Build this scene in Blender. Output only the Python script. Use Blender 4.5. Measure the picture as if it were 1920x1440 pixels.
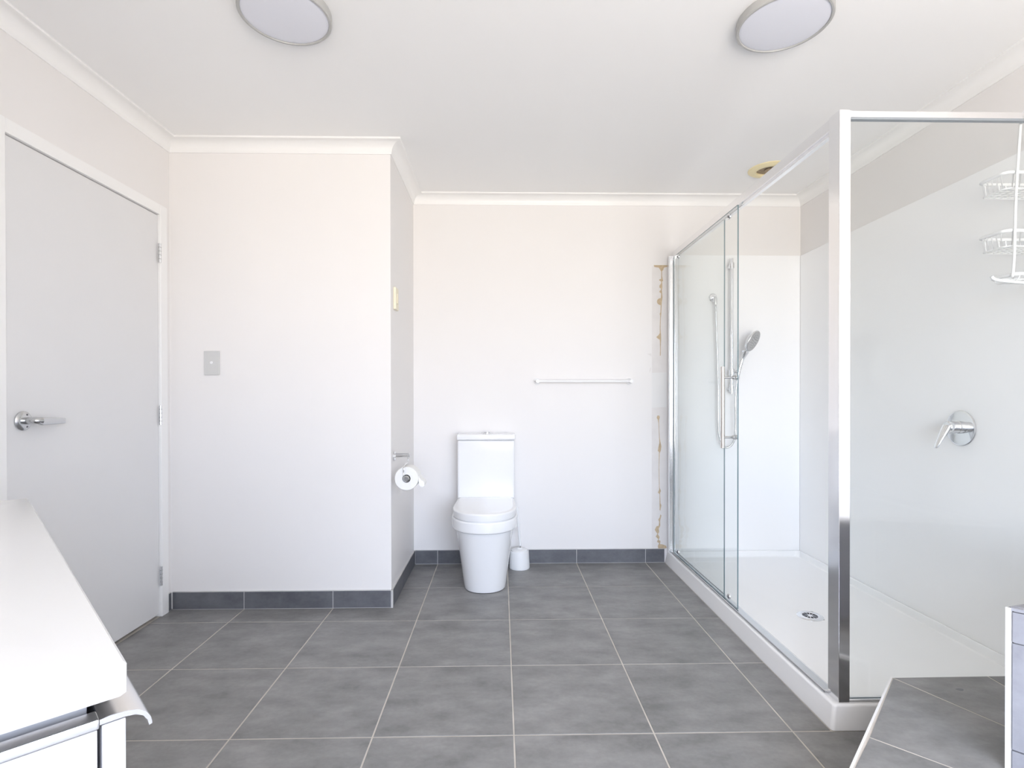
import bpy, bmesh, math, random
from mathutils import Vector, Matrix
random.seed(7)
for o in list(bpy.data.objects):
    bpy.data.objects.remove(o, do_unlink=True)
scene = bpy.context.scene
COL = scene.collection
PI = math.pi

# ------------------------------------------------------------------ camera
F, PITCH, YAW, ROLL, CY, CAMH = 1017.75, .0051, .0205, -.0012, 749.44, 1.08
cam_d = bpy.data.cameras.new('camera')
cam_d.sensor_width = 36.0
cam_d.lens = 36.0 * F / 1920.0
cam_d.shift_y = (CY - 720.0) / 1920.0
cam_d.clip_start = .02
cam = bpy.data.objects.new('camera', cam_d)
COL.objects.link(cam)
fwd = Vector((math.sin(YAW) * math.cos(PITCH), math.cos(YAW) * math.cos(PITCH), -math.sin(PITCH)))
rgt = Vector((math.cos(YAW), -math.sin(YAW), 0))
upv = rgt.cross(fwd)
r2 = rgt * math.cos(ROLL) + upv * math.sin(ROLL)
u2 = -rgt * math.sin(ROLL) + upv * math.cos(ROLL)
cam.matrix_world = Matrix((
    (r2.x, u2.x, -fwd.x, 0), (r2.y, u2.y, -fwd.y, 0), (r2.z, u2.z, -fwd.z, CAMH), (0, 0, 0, 1)))
scene.camera = cam

# ------------------------------------------------------------------ world, light, exposure
world = bpy.data.worlds.new('daylight')
scene.world = world
world.use_nodes = True
wn = world.node_tree.nodes
wl = world.node_tree.links
wn.clear()
w_out = wn.new('ShaderNodeOutputWorld')
w_bg = wn.new('ShaderNodeBackground')
w_bg.inputs['Strength'].default_value = 13.6
GROUND, SKY = (1.0, .915, .835), (.87, .985, 1.24)
w_tc = wn.new('ShaderNodeTexCoord')
w_sep = wn.new('ShaderNodeSeparateXYZ')
w_map = wn.new('ShaderNodeMapRange')
w_map.inputs['From Min'].default_value = -1
w_map.inputs['From Max'].default_value = 1
w_ramp = wn.new('ShaderNodeValToRGB')
w_ramp.color_ramp.elements[0].position = .46
w_ramp.color_ramp.elements[0].color = (*GROUND, 1)      # sunlit ground outside
w_ramp.color_ramp.elements[1].position = .54
w_ramp.color_ramp.elements[1].color = (*SKY, 1)      # bright overcast-blue sky
wl.new(w_tc.outputs['Generated'], w_sep.inputs[0])
wl.new(w_sep.outputs['Z'], w_map.inputs['Value'])
wl.new(w_map.outputs[0], w_ramp.inputs[0])
wl.new(w_ramp.outputs[0], w_bg.inputs['Color'])
wl.new(w_bg.outputs[0], w_out.inputs['Surface'])


def portal(name, loc, direction, sx, sy):
    l = bpy.data.lights.new(name, 'AREA')
    l.shape = 'RECTANGLE'
    l.size, l.size_y = sx, sy
    l.cycles.is_portal = True
    o = bpy.data.objects.new(name, l)
    COL.objects.link(o)
    o.location = loc
    o.rotation_euler = Vector(direction).to_track_quat('-Z', 'Y').to_euler()
    return o


scene.view_settings.view_transform = 'Standard'
scene.view_settings.look = 'None'
scene.view_settings.gamma = 1.0
scene.view_settings.use_curve_mapping = False
scene.view_settings.exposure = 0.0
scene.cycles.max_bounces = 10
scene.cycles.diffuse_bounces = 6
scene.cycles.use_adaptive_sampling = True
scene.cycles.adaptive_threshold = .03
scene.cycles.glossy_bounces = 6
scene.cycles.transparent_max_bounces = 24
scene.cycles.caustics_reflective = False
scene.cycles.caustics_refractive = False
scene.cycles.sample_clamp_indirect = 8.0
scene.cycles.use_denoising = True

# ------------------------------------------------------------------ measured room
XL, YB, XB, YK, XR = -1.6823, 2.7965, -.5634, 3.5185, 1.9623
ZC, CO = 2.3228, .06
H = ZC + CO
ZL = 2.0009
YS = -1.3
SHX, SHY = 1.067, 1.725           # shower tray foot lines
GX, GY, TS = .0404, 2.6273, .45   # floor tile grid
PORTALS = []

# window openings behind the camera
WS = (-.30, 1.84, .32, 2.02)       # south wall window: x0, x1, z0, z1
portal('window_daylight_south', ((WS[0] + WS[1]) / 2, YS - .03, (WS[2] + WS[3]) / 2), (0, 1, 0), WS[1] - WS[0], WS[3] - WS[2])

# ------------------------------------------------------------------ materials
MATS = {}


def mat(name, col, rough=.5, metal=0.0, coat=0.0, noise=0.0, nscale=30.0, bump=0.0, bscale=200.0, spec=.5):
    m = bpy.data.materials.new(name)
    m.use_nodes = True
    nt = m.node_tree
    b = nt.nodes['Principled BSDF']
    b.inputs['Base Color'].default_value = (*col, 1)
    b.inputs['Roughness'].default_value = rough
    b.inputs['Metallic'].default_value = metal
    b.inputs['Specular IOR Level'].default_value = spec
    b.inputs['Coat Weight'].default_value = coat
    tc = nt.nodes.new('ShaderNodeTexCoord')
    if noise:
        n = nt.nodes.new('ShaderNodeTexNoise')
        n.inputs['Scale'].default_value = nscale
        n.inputs['Detail'].default_value = 4
        mx = nt.nodes.new('ShaderNodeMapRange')
        mx.inputs['From Min'].default_value = .3
        mx.inputs['From Max'].default_value = .7
        mx.inputs['To Min'].default_value = 1 - noise
        mx.inputs['To Max'].default_value = 1 + noise
        mul = nt.nodes.new('ShaderNodeVectorMath')
        mul.operation = 'SCALE'
        mul.inputs[0].default_value = col
        nt.links.new(tc.outputs['Object'], n.inputs['Vector'])
        nt.links.new(n.outputs['Fac'], mx.inputs['Value'])
        nt.links.new(mx.outputs[0], mul.inputs['Scale'])
        nt.links.new(mul.outputs[0], b.inputs['Base Color'])
    if bump:
        n2 = nt.nodes.new('ShaderNodeTexNoise')
        n2.inputs['Scale'].default_value = bscale
        n2.inputs['Detail'].default_value = 3
        bp = nt.nodes.new('ShaderNodeBump')
        bp.inputs['Strength'].default_value = bump
        bp.inputs['Distance'].default_value = .002
        nt.links.new(tc.outputs['Object'], n2.inputs['Vector'])
        nt.links.new(n2.outputs['Fac'], bp.inputs['Height'])
        nt.links.new(bp.outputs[0], b.inputs['Normal'])
    MATS[name] = m
    return m


WALLC = (.835, .816, .803)
mat('wall_paint', WALLC, .5, spec=.3, bump=.06, bscale=160, noise=.006, nscale=2)
mat('ceiling_paint', (.92, .918, .912), .8, bump=.05, bscale=200)
mat('trim_white', (.90, .895, .885), .35)
mat('door_paint', (.76, .757, .757), .4, noise=.006, nscale=3)
mat('grout', (.56, .52, .47), .9, noise=.12, nscale=9)
mat('grout_light', (.55, .54, .53), .85, noise=.08, nscale=12)
mat('porcelain', (.86, .865, .875), .08)
mat('acrylic', (.93, .932, .935), .16)
mat('liner_white', (.94, .942, .945), .12)
mat('chrome', (.82, .83, .85), .09, 1.0)
mat('satin_chrome', (.60, .61, .62), .22, 1.0)
mat('satin_nickel', (.74, .70, .67), .22, 1.0)
mat('aluminium', (.88, .88, .89), .24, 1.0)
mat('polished_metal', (.90, .90, .91), .13, 1.0)
mat('white_plastic', (.85, .855, .86), .3)
mat('cream_plastic', (.82, .76, .60), .4)
mat('grey_plastic', (.62, .62, .61), .35)
mat('mid_grey_plastic', (.42, .42, .42), .35)
mat('lamp_ring', (.44, .44, .43), .35)
mat('lamp_diffuser', (.75, .765, .83), .35)
mat('yellowed_plastic', (.84, .74, .47), .5)
mat('brown_grille', (.34, .26, .17), .7, noise=.3, nscale=60)
mat('dark_gap', (.03, .03, .035), .8)
mat('paper', (.87, .87, .86), .95, bump=.1, bscale=90)
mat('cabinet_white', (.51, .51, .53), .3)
mat('worktop_white', (.74, .74, .735), .12)
mat('plaster_patch', (.775, .75, .735), .75, noise=.03, nscale=14)
mat('plaster_light', (.80, .795, .785), .6)
mat('torn_board', (.58, .46, .31), .9, noise=.15, nscale=60)
mat('seal_rubber', (.30, .33, .36), .4)
mat('fixing_dark', (.18, .18, .19), .4, .6)
mat('caulk', (.80, .79, .78), .6)


def tile_mat(name, c0, c1, rough):
    m = bpy.data.materials.new(name)
    m.use_nodes = True
    nt = m.node_tree
    b = nt.nodes['Principled BSDF']
    tc = nt.nodes.new('ShaderNodeTexCoord')
    oi = nt.nodes.new('ShaderNodeObjectInfo')
    off = nt.nodes.new('ShaderNodeVectorMath')
    off.operation = 'SCALE'
    off.inputs[0].default_value = (37, 71, 13)
    nt.links.new(oi.outputs['Random'], off.inputs['Scale'])
    add = nt.nodes.new('ShaderNodeVectorMath')
    nt.links.new(tc.outputs['Object'], add.inputs[0])
    nt.links.new(off.outputs[0], add.inputs[1])
    mp = nt.nodes.new('ShaderNodeMapping')
    mp.inputs['Scale'].default_value = (1.0, 1.7, 1.7)
    nt.links.new(add.outputs[0], mp.inputs['Vector'])
    n1 = nt.nodes.new('ShaderNodeTexNoise')
    n1.inputs['Scale'].default_value = 6.0
    n1.inputs['Detail'].default_value = 7
    n1.inputs['Roughness'].default_value = .62
    nt.links.new(mp.outputs[0], n1.inputs['Vector'])
    n2 = nt.nodes.new('ShaderNodeTexNoise')
    n2.inputs['Scale'].default_value = 70.0
    n2.inputs['Detail'].default_value = 4
    nt.links.new(add.outputs[0], n2.inputs['Vector'])
    mixv = nt.nodes.new('ShaderNodeMath')
    mixv.operation = 'MULTIPLY_ADD'
    mixv.inputs[1].default_value = .16
    nt.links.new(n2.outputs['Fac'], mixv.inputs[0])
    nt.links.new(n1.outputs['Fac'], mixv.inputs[2])
    rmp = nt.nodes.new('ShaderNodeValToRGB')
    rmp.color_ramp.elements[0].position = .36
    rmp.color_ramp.elements[0].color = (*c0, 1)
    rmp.color_ramp.elements[1].position = .80
    rmp.color_ramp.elements[1].color = (*c1, 1)
    nt.links.new(mixv.outputs[0], rmp.inputs[0])
    nt.links.new(rmp.outputs[0], b.inputs['Base Color'])
    b.inputs['Roughness'].default_value = rough
    rr = nt.nodes.new('ShaderNodeMapRange')
    rr.inputs['To Min'].default_value = rough - .08
    rr.inputs['To Max'].default_value = rough + .12
    nt.links.new(n1.outputs['Fac'], rr.inputs['Value'])
    nt.links.new(rr.outputs[0], b.inputs['Roughness'])
    bp = nt.nodes.new('ShaderNodeBump')
    bp.inputs['Strength'].default_value = .12
    bp.inputs['Distance'].default_value = .002
    nt.links.new(n2.outputs['Fac'], bp.inputs['Height'])
    nt.links.new(bp.outputs[0], b.inputs['Normal'])
    MATS[name] = m


tile_mat('floor_tile', (.152, .150, .149), (.305, .300, .296), .42)
tile_mat('skirting_tile_shaded', (.085, .088, .10), (.165, .17, .185), .42)  # same tile as the floor, with its cool vertical shading put into the colour
tile_mat('bath_tile', (.25, .25, .275), (.36, .36, .39), .42)


def glass_mat(name, tint, refl=1.0):
    m = bpy.data.materials.new(name)
    m.use_nodes = True
    nt = m.node_tree
    nt.nodes.clear()
    out = nt.nodes.new('ShaderNodeOutputMaterial')
    tr = nt.nodes.new('ShaderNodeBsdfTransparent')
    tr.inputs['Color'].default_value = (*tint, 1)
    gl = nt.nodes.new('ShaderNodeBsdfGlossy')
    gl.inputs['Roughness'].default_value = .01
    fr = nt.nodes.new('ShaderNodeFresnel')
    fr.inputs['IOR'].default_value = 1.45
    ml = nt.nodes.new('ShaderNodeMath')
    ml.operation = 'MULTIPLY'
    ml.inputs[1].default_value = refl
    geo = nt.nodes.new('ShaderNodeNewGeometry')
    inv = nt.nodes.new('ShaderNodeMath')
    inv.operation = 'SUBTRACT'
    inv.inputs[0].default_value = 1.0
    nt.links.new(geo.outputs['Backfacing'], inv.inputs[1])
    ml2 = nt.nodes.new('ShaderNodeMath')
    ml2.operation = 'MULTIPLY'
    mix = nt.nodes.new('ShaderNodeMixShader')
    nt.links.new(fr.outputs[0], ml.inputs[0])
    nt.links.new(ml.outputs[0], ml2.inputs[0])
    nt.links.new(inv.outputs[0], ml2.inputs[1])
    nt.links.new(ml2.outputs[0], mix.inputs[0])
    nt.links.new(tr.outputs[0], mix.inputs[1])
    nt.links.new(gl.outputs[0], mix.inputs[2])
    nt.links.new(mix.outputs[0], out.inputs['Surface'])
    MATS[name] = m


glass_mat('shower_glass', (.984, .993, .990))
glass_mat('window_glass', (.99, .995, .99))
mat('glass_edge', (.16, .23, .25), .12)

# ------------------------------------------------------------------ object helpers
ORG = {}


def tag(o, label=None, cat=None, group=None, kind=None):
    if label:
        o['label'] = label
    if cat:
        o['category'] = cat
    if group:
        o['group'] = group
    if kind:
        o['kind'] = kind
    return o


def empty(name, loc, label=None, cat=None, group=None, kind=None):
    o = bpy.data.objects.new(name, None)
    o.empty_display_size = .05
    COL.objects.link(o)
    o.location = loc
    ORG[o.name] = Vector(loc)
    return tag(o, label, cat, group, kind)


def obj(name, bm, m, parent=None, smooth=False, angle=None):
    """bm holds world coordinates; the object gets its origin at its own centre."""
    bmesh.ops.recalc_face_normals(bm, faces=bm.faces[:])
    lo = Vector((min(v.co.x for v in bm.verts), min(v.co.y for v in bm.verts), min(v.co.z for v in bm.verts)))
    hi = Vector((max(v.co.x for v in bm.verts), max(v.co.y for v in bm.verts), max(v.co.z for v in bm.verts)))
    c = (lo + hi) / 2
    if parent is None:
        c.z = lo.z
    for v in bm.verts:
        v.co -= c
    me = bpy.data.meshes.new(name)
    bm.to_mesh(me)
    bm.free()
    ms = m if isinstance(m, (list, tuple)) else [m]
    for k in ms:
        me.materials.append(MATS[k])
    if smooth:
        for p in me.polygons:
            p.use_smooth = True
        if angle:
            me.set_sharp_from_angle(angle=math.radians(angle))
    o = bpy.data.objects.new(name, me)
    COL.objects.link(o)
    if smooth:
        wnm = o.modifiers.new('weighted_normals', 'WEIGHTED_NORMAL')
        wnm.keep_sharp = True
        wnm.weight = 90
    ORG[o.name] = c.copy()
    if parent is not None:
        o.parent = parent
        o.location = c - ORG[parent.name]
    else:
        o.location = c
    return o


def bm_new():
    return bmesh.new()


def add_box(bm, x0, x1, y0, y1, z0, z1, bev=0.0, seg=2):
    t = bmesh.new()
    vs = [t.verts.new((x, y, z)) for x in (x0, x1) for y in (y0, y1) for z in (z0, z1)]
    for f in ((0, 1, 3, 2), (4, 6, 7, 5), (0, 4, 5, 1), (2, 3, 7, 6), (0, 2, 6, 4), (1, 5, 7, 3)):
        t.faces.new([vs[i] for i in f])
    if bev:
        bmesh.ops.bevel(t, geom=t.edges[:], offset=bev, segments=seg, profile=.5, affect='EDGES')
    merge(bm, t)
    return bm


def merge(bm, t):
    idx = {}
    for v in t.verts:
        idx[v] = bm.verts.new(v.co)
    for f in t.faces:
        try:
            nf = bm.faces.new([idx[v] for v in f.verts])
            nf.material_index = f.material_index
        except ValueError:
            pass
    t.free()


def box(x0, x1, y0, y1, z0, z1, bev=0.0, seg=2):
    return add_box(bmesh.new(), x0, x1, y0, y1, z0, z1, bev, seg)


def add_prism(bm, poly, z0, z1, fn=None, bev=0.0):
    """poly: 2D points; fn maps (a, b, c) to world, c runs z0..z1."""
    fn = fn or (lambda a, b, c: (a, b, c))
    t = bmesh.new()
    lo = [t.verts.new(fn(a, b, z0)) for a, b in poly]
    hi = [t.verts.new(fn(a, b, z1)) for a, b in poly]
    n = len(poly)
    t.faces.new(lo)
    t.faces.new(hi)
    for i in range(n):
        j = (i + 1) % n
        t.faces.new((lo[i], lo[j], hi[j], hi[i]))
    if bev:
        bmesh.ops.bevel(t, geom=t.edges[:], offset=bev, segments=2, profile=.5, affect='EDGES')
    merge(bm, t)
    return bm


def prism(poly, z0, z1, fn=None, bev=0.0):
    return add_prism(bmesh.new(), poly, z0, z1, fn, bev)


def frame_of(d):
    d = Vector(d).normalized()
    a = Vector((0, 0, 1)) if abs(d.z) < .9 else Vector((1, 0, 0))
    s = d.cross(a).normalized()
    return d, s, s.cross(d).normalized()


def add_lathe(bm, prof, centre, axis=(0, 0, 1), seg=32, closed=False):
    """prof: [(r, h)] along the axis from the centre; r = 0 closes the end."""
    d, s, u = frame_of(axis)
    c = Vector(centre)
    rings = []
    for r, h in prof:
        if r < 1e-6:
            rings.append([bm.verts.new(c + d * h)])
        else:
            rings.append([bm.verts.new(c + d * h + (s * math.cos(2 * PI * k / seg) + u * math.sin(2 * PI * k / seg)) * r) for k in range(seg)])
    if closed:
        rings.append(rings[0])
    for a, b in zip(rings, rings[1:]):
        for k in range(seg):
            j = (k + 1) % seg
            if len(a) == 1 and len(b) == 1:
                continue
            if len(a) == 1:
                bm.faces.new((a[0], b[k], b[j]))
            elif len(b) == 1:
                bm.faces.new((a[k], a[j], b[0]))
            else:
                bm.faces.new((a[k], a[j], b[j], b[k]))
    return bm


def lathe(prof, centre, axis=(0, 0, 1), seg=32, closed=False):
    return add_lathe(bmesh.new(), prof, centre, axis, seg, closed)


def smooth_path(pts, n=8):
    pts = [Vector(p) for p in pts]
    out = []
    for i in range(len(pts) - 1):
        p0 = pts[max(i - 1, 0)]
        p1, p2 = pts[i], pts[i + 1]
        p3 = pts[min(i + 2, len(pts) - 1)]
        for k in range(n):
            t = k / n
            out.append(.5 * ((2 * p1) + (p2 - p0) * t + (2 * p0 - 5 * p1 + 4 * p2 - p3) * t * t + (3 * p1 - p0 - 3 * p2 + p3) * t ** 3))
    out.append(pts[-1])
    return out


def add_tube(bm, path, r, seg=10, closed=False, flat=None):
    path = [Vector(p) for p in path]
    n = len(path)
    rings = []
    ref = None
    for i, p in enumerate(path):
        if closed:
            t = (path[(i + 1) % n] - path[i - 1]).normalized()
        else:
            t = (path[min(i + 1, n - 1)] - path[max(i - 1, 0)]).normalized()
        if ref is None:
            _, s, u = frame_of(t)
        else:
            s = (ref - t * ref.dot(t)).normalized()
            u = t.cross(s)
        ref = s
        rr = r[i] if isinstance(r, (list, tuple)) else r
        fu = rr * (flat or 1.0)
        rings.append([bm.verts.new(p + s * math.cos(2 * PI * k / seg) * rr + u * math.sin(2 * PI * k / seg) * fu) for k in range(seg)])
    m = n if closed else n - 1
    for i in range(m):
        a, b = rings[i], rings[(i + 1) % n]
        for k in range(seg):
            j = (k + 1) % seg
            bm.faces.new((a[k], a[j], b[j], b[k]))
    if not closed:
        bm.faces.new(rings[0])
        bm.faces.new(rings[-1])
    return bm


def tube(path, r, seg=10, closed=False, flat=None):
    return add_tube(bmesh.new(), path, r, seg, closed, flat)


def loft(rings, cap0=True, cap1=True):
    bm = bmesh.new()
    R = [[bm.verts.new(p) for p in ring] for ring in rings]
    n = len(R[0])
    for a, b in zip(R, R[1:]):
        for k in range(n):
            j = (k + 1) % n
            bm.faces.new((a[k], a[j], b[j], b[k]))
    if cap0:
        bm.faces.new(R[0])
    if cap1:
        bm.faces.new(R[-1])
    return bm


def offset_poly(poly, d):
    """inset (d > 0) a counter-clockwise polygon."""
    n = len(poly)
    out = []
    area = sum(poly[i][0] * poly[(i + 1) % n][1] - poly[(i + 1) % n][0] * poly[i][1] for i in range(n))
    sg = 1 if area > 0 else -1
    for i in range(n):
        p0, p1, p2 = Vector(poly[i - 1]), Vector(poly[i]), Vector(poly[(i + 1) % n])
        e1, e2 = (p1 - p0).normalized(), (p2 - p1).normalized()
        n1, n2 = Vector((-e1.y, e1.x)) * sg, Vector((-e2.y, e2.x)) * sg
        k = 1 + n1.dot(n2)
        q = p1 + (n1 + n2) * (d / max(k, .25))
        out.append((q.x, q.y))
    return out


def clip_half(poly, a, b, c):
    """keep a*x + b*y <= c."""
    out = []
    n = len(poly)
    for i in range(n):
        p, q = poly[i], poly[(i + 1) % n]
        dp, dq = a * p[0] + b * p[1] - c, a * q[0] + b * q[1] - c
        if dp <= 1e-9:
            out.append(p)
        if (dp < -1e-9 and dq > 1e-9) or (dp > 1e-9 and dq < -1e-9):
            t = dp / (dp - dq)
            out.append((p[0] + (q[0] - p[0]) * t, p[1] + (q[1] - p[1]) * t))
    return out


def struct(o, label, cat):
    return tag(o, label, cat, kind='structure')


# ------------------------------------------------------------------ vanity frame (45 degrees)
VO = Vector((-.325, .478))
VU = Vector((-.6936, .7203))
VV = Vector((-.7203, -.6936))


def V3(u, v, z):
    p = VO + VU * u + VV * v
    return (p.x, p.y, z)


d0 = VO + VV * .452
DIAG_A = (XL, d0.y + VU.y * ((XL - d0.x) / VU.x))
DIAG_B = (d0.x - VU.x * .06, d0.y - VU.y * .06)
ROOM = [DIAG_A, DIAG_B, (DIAG_B[0], YS), (XR, YS), (XR, YK), (XB, YK), (XB, YB), (XL, YB)]

# ------------------------------------------------------------------ floor with tiles
fl = prism(offset_poly(ROOM, -.12), -.12, -.0014)
floor = struct(obj('floor', fl, 'grout'), 'dark grey square tiled bathroom floor with pale grout lines', 'floor')
BX = Vector((1.214, 1.28))            # bath corner
BXN = Vector((XR - .003, 1.50))          # where the bath side meets the shower
g = .0026
regions = [
    [(XL, DIAG_A[1]), (SHX, DIAG_A[1]), (SHX, YB), (XL, YB)],
    [(XB, YB), (SHX, YB), (SHX, YK), (XB, YK)],
]
for reg, (i0, i1, j0, j1) in ((0, (-4, 3, -4, 1)), (1, (-2, 3, 0, 2))):
    pass


def cut_tile(poly):
    """keep the tile inside the L-shaped room, in front of the diagonal wall."""
    if not poly or sum(p[1] for p in poly) / len(poly) < DIAG_B[1]:
        return clip_half(poly, -1, 0, -DIAG_B[0] - .004)
    nrm = Vector((VU.y, -VU.x))
    dd = nrm.x * d0.x + nrm.y * d0.y
    sgn = 1 if nrm.x * 0 + nrm.y * 0 < dd else -1
    poly = clip_half(poly, nrm.x * sgn, nrm.y * sgn, dd * sgn - .012)
    return poly if poly else []


tile_count = 0
for i in range(-5, 5):
    for j in range(-10, 3):
        x0, x1 = GX + i * TS + g, GX + (i + 1) * TS - g
        y0, y1 = GY + j * TS + g, GY + (j + 1) * TS - g
        x0, y0 = max(x0, XL + .002), max(y0, YS + .004)
        xm = XR - .002
        if y1 > SHY:
            if y0 < SHY - .05:
                pass
            xm = SHX - .002 if y0 >= SHY - .3 else XR - .002
        cells = []
        if xm == XR - .002 or x0 < SHX - .004:
            cells.append((x0, min(x1, xm), y0, y1))
        for (a, b, c, d) in cells:
            if b - a < .006:
                continue
            poly = [(a, c), (b, c), (b, d), (a, d)]
            # the closet block cuts the rows beside and behind it
            if d > YB - .002:
                if b <= XB:
                    d = min(d, YB - .002)
                    if d - c < .006:
                        continue
                    poly = [(a, c), (b, c), (b, d), (a, d)]
                elif a < XB:
                    if c < YB - .006:
                        poly = [(a, c), (b, c), (b, d), (XB + .002, d), (XB + .002, YB - .002), (a, YB - .002)]
                    else:
                        poly = [(XB + .002, c), (b, c), (b, d), (XB + .002, d)]
            top = YK - .002
            poly = [(px, min(py, top)) for px, py in poly]
            if max(p[1] for p in poly) - min(p[1] for p in poly) < .006:
                continue
            # shower tray edge
            if d > SHY and b > SHX and a < SHX - .004 and c < SHY - .006:
                poly = [(a, c), (b, c), (b, SHY - .002), (SHX - .002, SHY - .002), (SHX - .002, d), (a, d)]
            elif d > SHY and a >= SHX - .004:
                poly = [(px, min(py, SHY - .002)) for px, py in poly]
                if max(p[1] for p in poly) - min(p[1] for p in poly) < .006:
                    continue
            elif d > SHY and c >= SHY - .006:
                poly = [(min(px, SHX - .002), py) for px, py in poly]
            poly = cut_tile(poly)
            if len(poly) < 3:
                continue
            t = prism(poly, -.010, 0.0)
            tb = [e for e in t.edges if all(abs(v.co.z) < 1e-6 for v in e.verts)]
            bmesh.ops.bevel(t, geom=tb, offset=.0012, segments=1, affect='EDGES')
            obj('tile', t, 'floor_tile', floor)
            tile_count += 1

# ------------------------------------------------------------------ walls and ceiling
T = .12
struct(obj('ceiling', prism(offset_poly(ROOM, -.14), H, H + .1), 'ceiling_paint'), 'flat white painted ceiling over the bathroom', 'ceiling')

DY0, DY1, DZ1 = 1.822, 2.757, 2.026          # outside of the door frame
w = box(XL - T, XL, DIAG_A[1] - .1, DY0 + .02, 0, H)
add_box(w, XL - T, XL, DY1 - .02, YB + .05, 0, H)
add_box(w, XL - T, XL, DY0 + .02, DY1 - .02, DZ1 - .02, H)
struct(obj('wall_left', w, 'wall_paint'), 'pale painted wall around the white door', 'wall')
struct(obj('wall_closet', box(XL - T, XB, YB, YK + T, 0, H, .004, 2), 'wall_paint', None, True, 30), 'pale painted block of wall holding the light switch and paper holder', 'wall')
wall_back = struct(obj('wall_back', box(XB - .05, XR + T, YK, YK + T, 0, H), 'wall_paint'), 'pale painted rear wall behind the toilet, with a scarred strip by the shower', 'wall')
w = box(XR, XR + T, YS - T, YK + .02, 0, H)
struct(obj('wall_right', w, 'wall_paint'), 'pale painted wall above the white shower lining', 'wall')
w = box(DIAG_B[0] - T, WS[0], YS - T, YS, 0, H)
add_box(w, WS[1], XR + T, YS - T, YS, 0, H)
add_box(w, WS[0], WS[1], YS - T, YS, 0, WS[2])
add_box(w, WS[0], WS[1], YS - T, YS, WS[3], H)
struct(obj('wall_front', w, 'wall_paint'), 'pale painted wall with a window behind the camera', 'wall')
da, db = Vector(DIAG_A), Vector(DIAG_B)
nd = Vector((VV.x, VV.y))
pa, pb = da + (da - db).normalized() * .1, db
struct(obj('wall_diagonal', prism([(pa.x, pa.y), (pb.x, pb.y), (pb.x + nd.x * T, pb.y + nd.y * T), (pa.x + nd.x * T, pa.y + nd.y * T)], 0, H), 'wall_paint'), 'pale painted angled wall behind the vanity', 'wall')


struct(obj('wall_nook', box(DIAG_B[0] - T, DIAG_B[0], YS - T, DIAG_B[1] + .06, 0, H), 'wall_paint'), 'pale painted wall beside the vanity, behind the camera', 'wall')


def window(name, fn, a0, a1, z0, z1, label):
    """fn(a, depth, z) to world; depth runs outward from the inner wall face."""
    r = empty(name, fn((a0 + a1) / 2, .06, z0), label, 'window', kind='structure')

    def b(n, p, q, m, dz):
        t = bmesh.new()
        add_prism(t, [(p[0], p[1]), (q[0], p[1]), (q[0], q[1]), (p[0], q[1])], dz[0], dz[1], lambda a, z, d: fn(a, d, z), .002)
        return obj(n, t, m, r)
    f = .05
    b('window_frame', (a0, z0), (a1, z0 + f), 'trim_white', (.03, .09))
    b('window_frame', (a0, z1 - f), (a1, z1), 'trim_white', (.03, .09))
    b('window_frame', (a0, z0 + f), (a0 + f, z1 - f), 'trim_white', (.03, .09))
    b('window_frame', (a1 - f, z0 + f), (a1, z1 - f), 'trim_white', (.03, .09))
    ms = [a0 + f / 2, a0 + (a1 - a0) / 3, a0 + (a1 - a0) * 2 / 3, a1 - f / 2]
    for am in ms[1:3]:
        b('mullion', (am - f / 2, z0 + f), (am + f / 2, z1 - f), 'trim_white', (.035, .085))
    for s0, s1 in [(p + f / 2, q - f / 2) for p, q in zip(ms, ms[1:])]:
        t = bmesh.new()
        add_prism(t, [(s0, z0 + f), (s1, z0 + f), (s1, z1 - f), (s0, z1 - f)], .058, .062, lambda a, z, d: fn(a, d, z))
        obj('pane', t, 'window_glass', r)
    b('window_sill', (a0 - .02, z0 - .02), (a1 + .02, z0), 'trim_white', (-.03, .03))


window('window_1', lambda a, d, z: (a, YS - d, z), *WS, 'white framed window in the wall behind the camera')

# cornice: one trim piece per wall run, mitred
prof = [(0, .062), (.005, .062), (.006, .057)]
for k in range(9):
    a = k / 8 * PI / 2
    prof.append((.052 - .044 * math.cos(a), .054 - .044 * math.sin(a)))
prof += [(.058, .010), (.062, .008), (.062, -.002), (-.004, -.002), (-.004, .062)]
offs = [offset_poly(ROOM, d) for d, h in prof]
n = len(ROOM)
cl = ['on the angled wall behind the vanity', 'on the short wall beside the vanity', 'on the wall behind the camera', 'along the shower side wall', 'along the rear wall above the toilet',
      'on the short return wall above the paper holder', 'above the light switch', 'above the white door']
for i in range(n):
    bm = bmesh.new()
    j = (i + 1) % n
    A = [bm.verts.new((offs[k][i][0], offs[k][i][1], H - prof[k][1])) for k in range(len(prof))]
    B = [bm.verts.new((offs[k][j][0], offs[k][j][1], H - prof[k][1])) for k in range(len(prof))]
    for k in range(len(prof)):
        q = (k + 1) % len(prof)
        bm.faces.new((A[k], A[q], B[q], B[k]))
    bm.faces.new(A)
    bm.faces.new(B)
    struct(obj('trim_%d' % (i + 1), bm, 'trim_white', None, True, 40), 'white coved cornice ' + cl[i], 'cornice')

# tiled skirting: baseboards with a piece per tile
SK, ST = .088, .009


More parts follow.
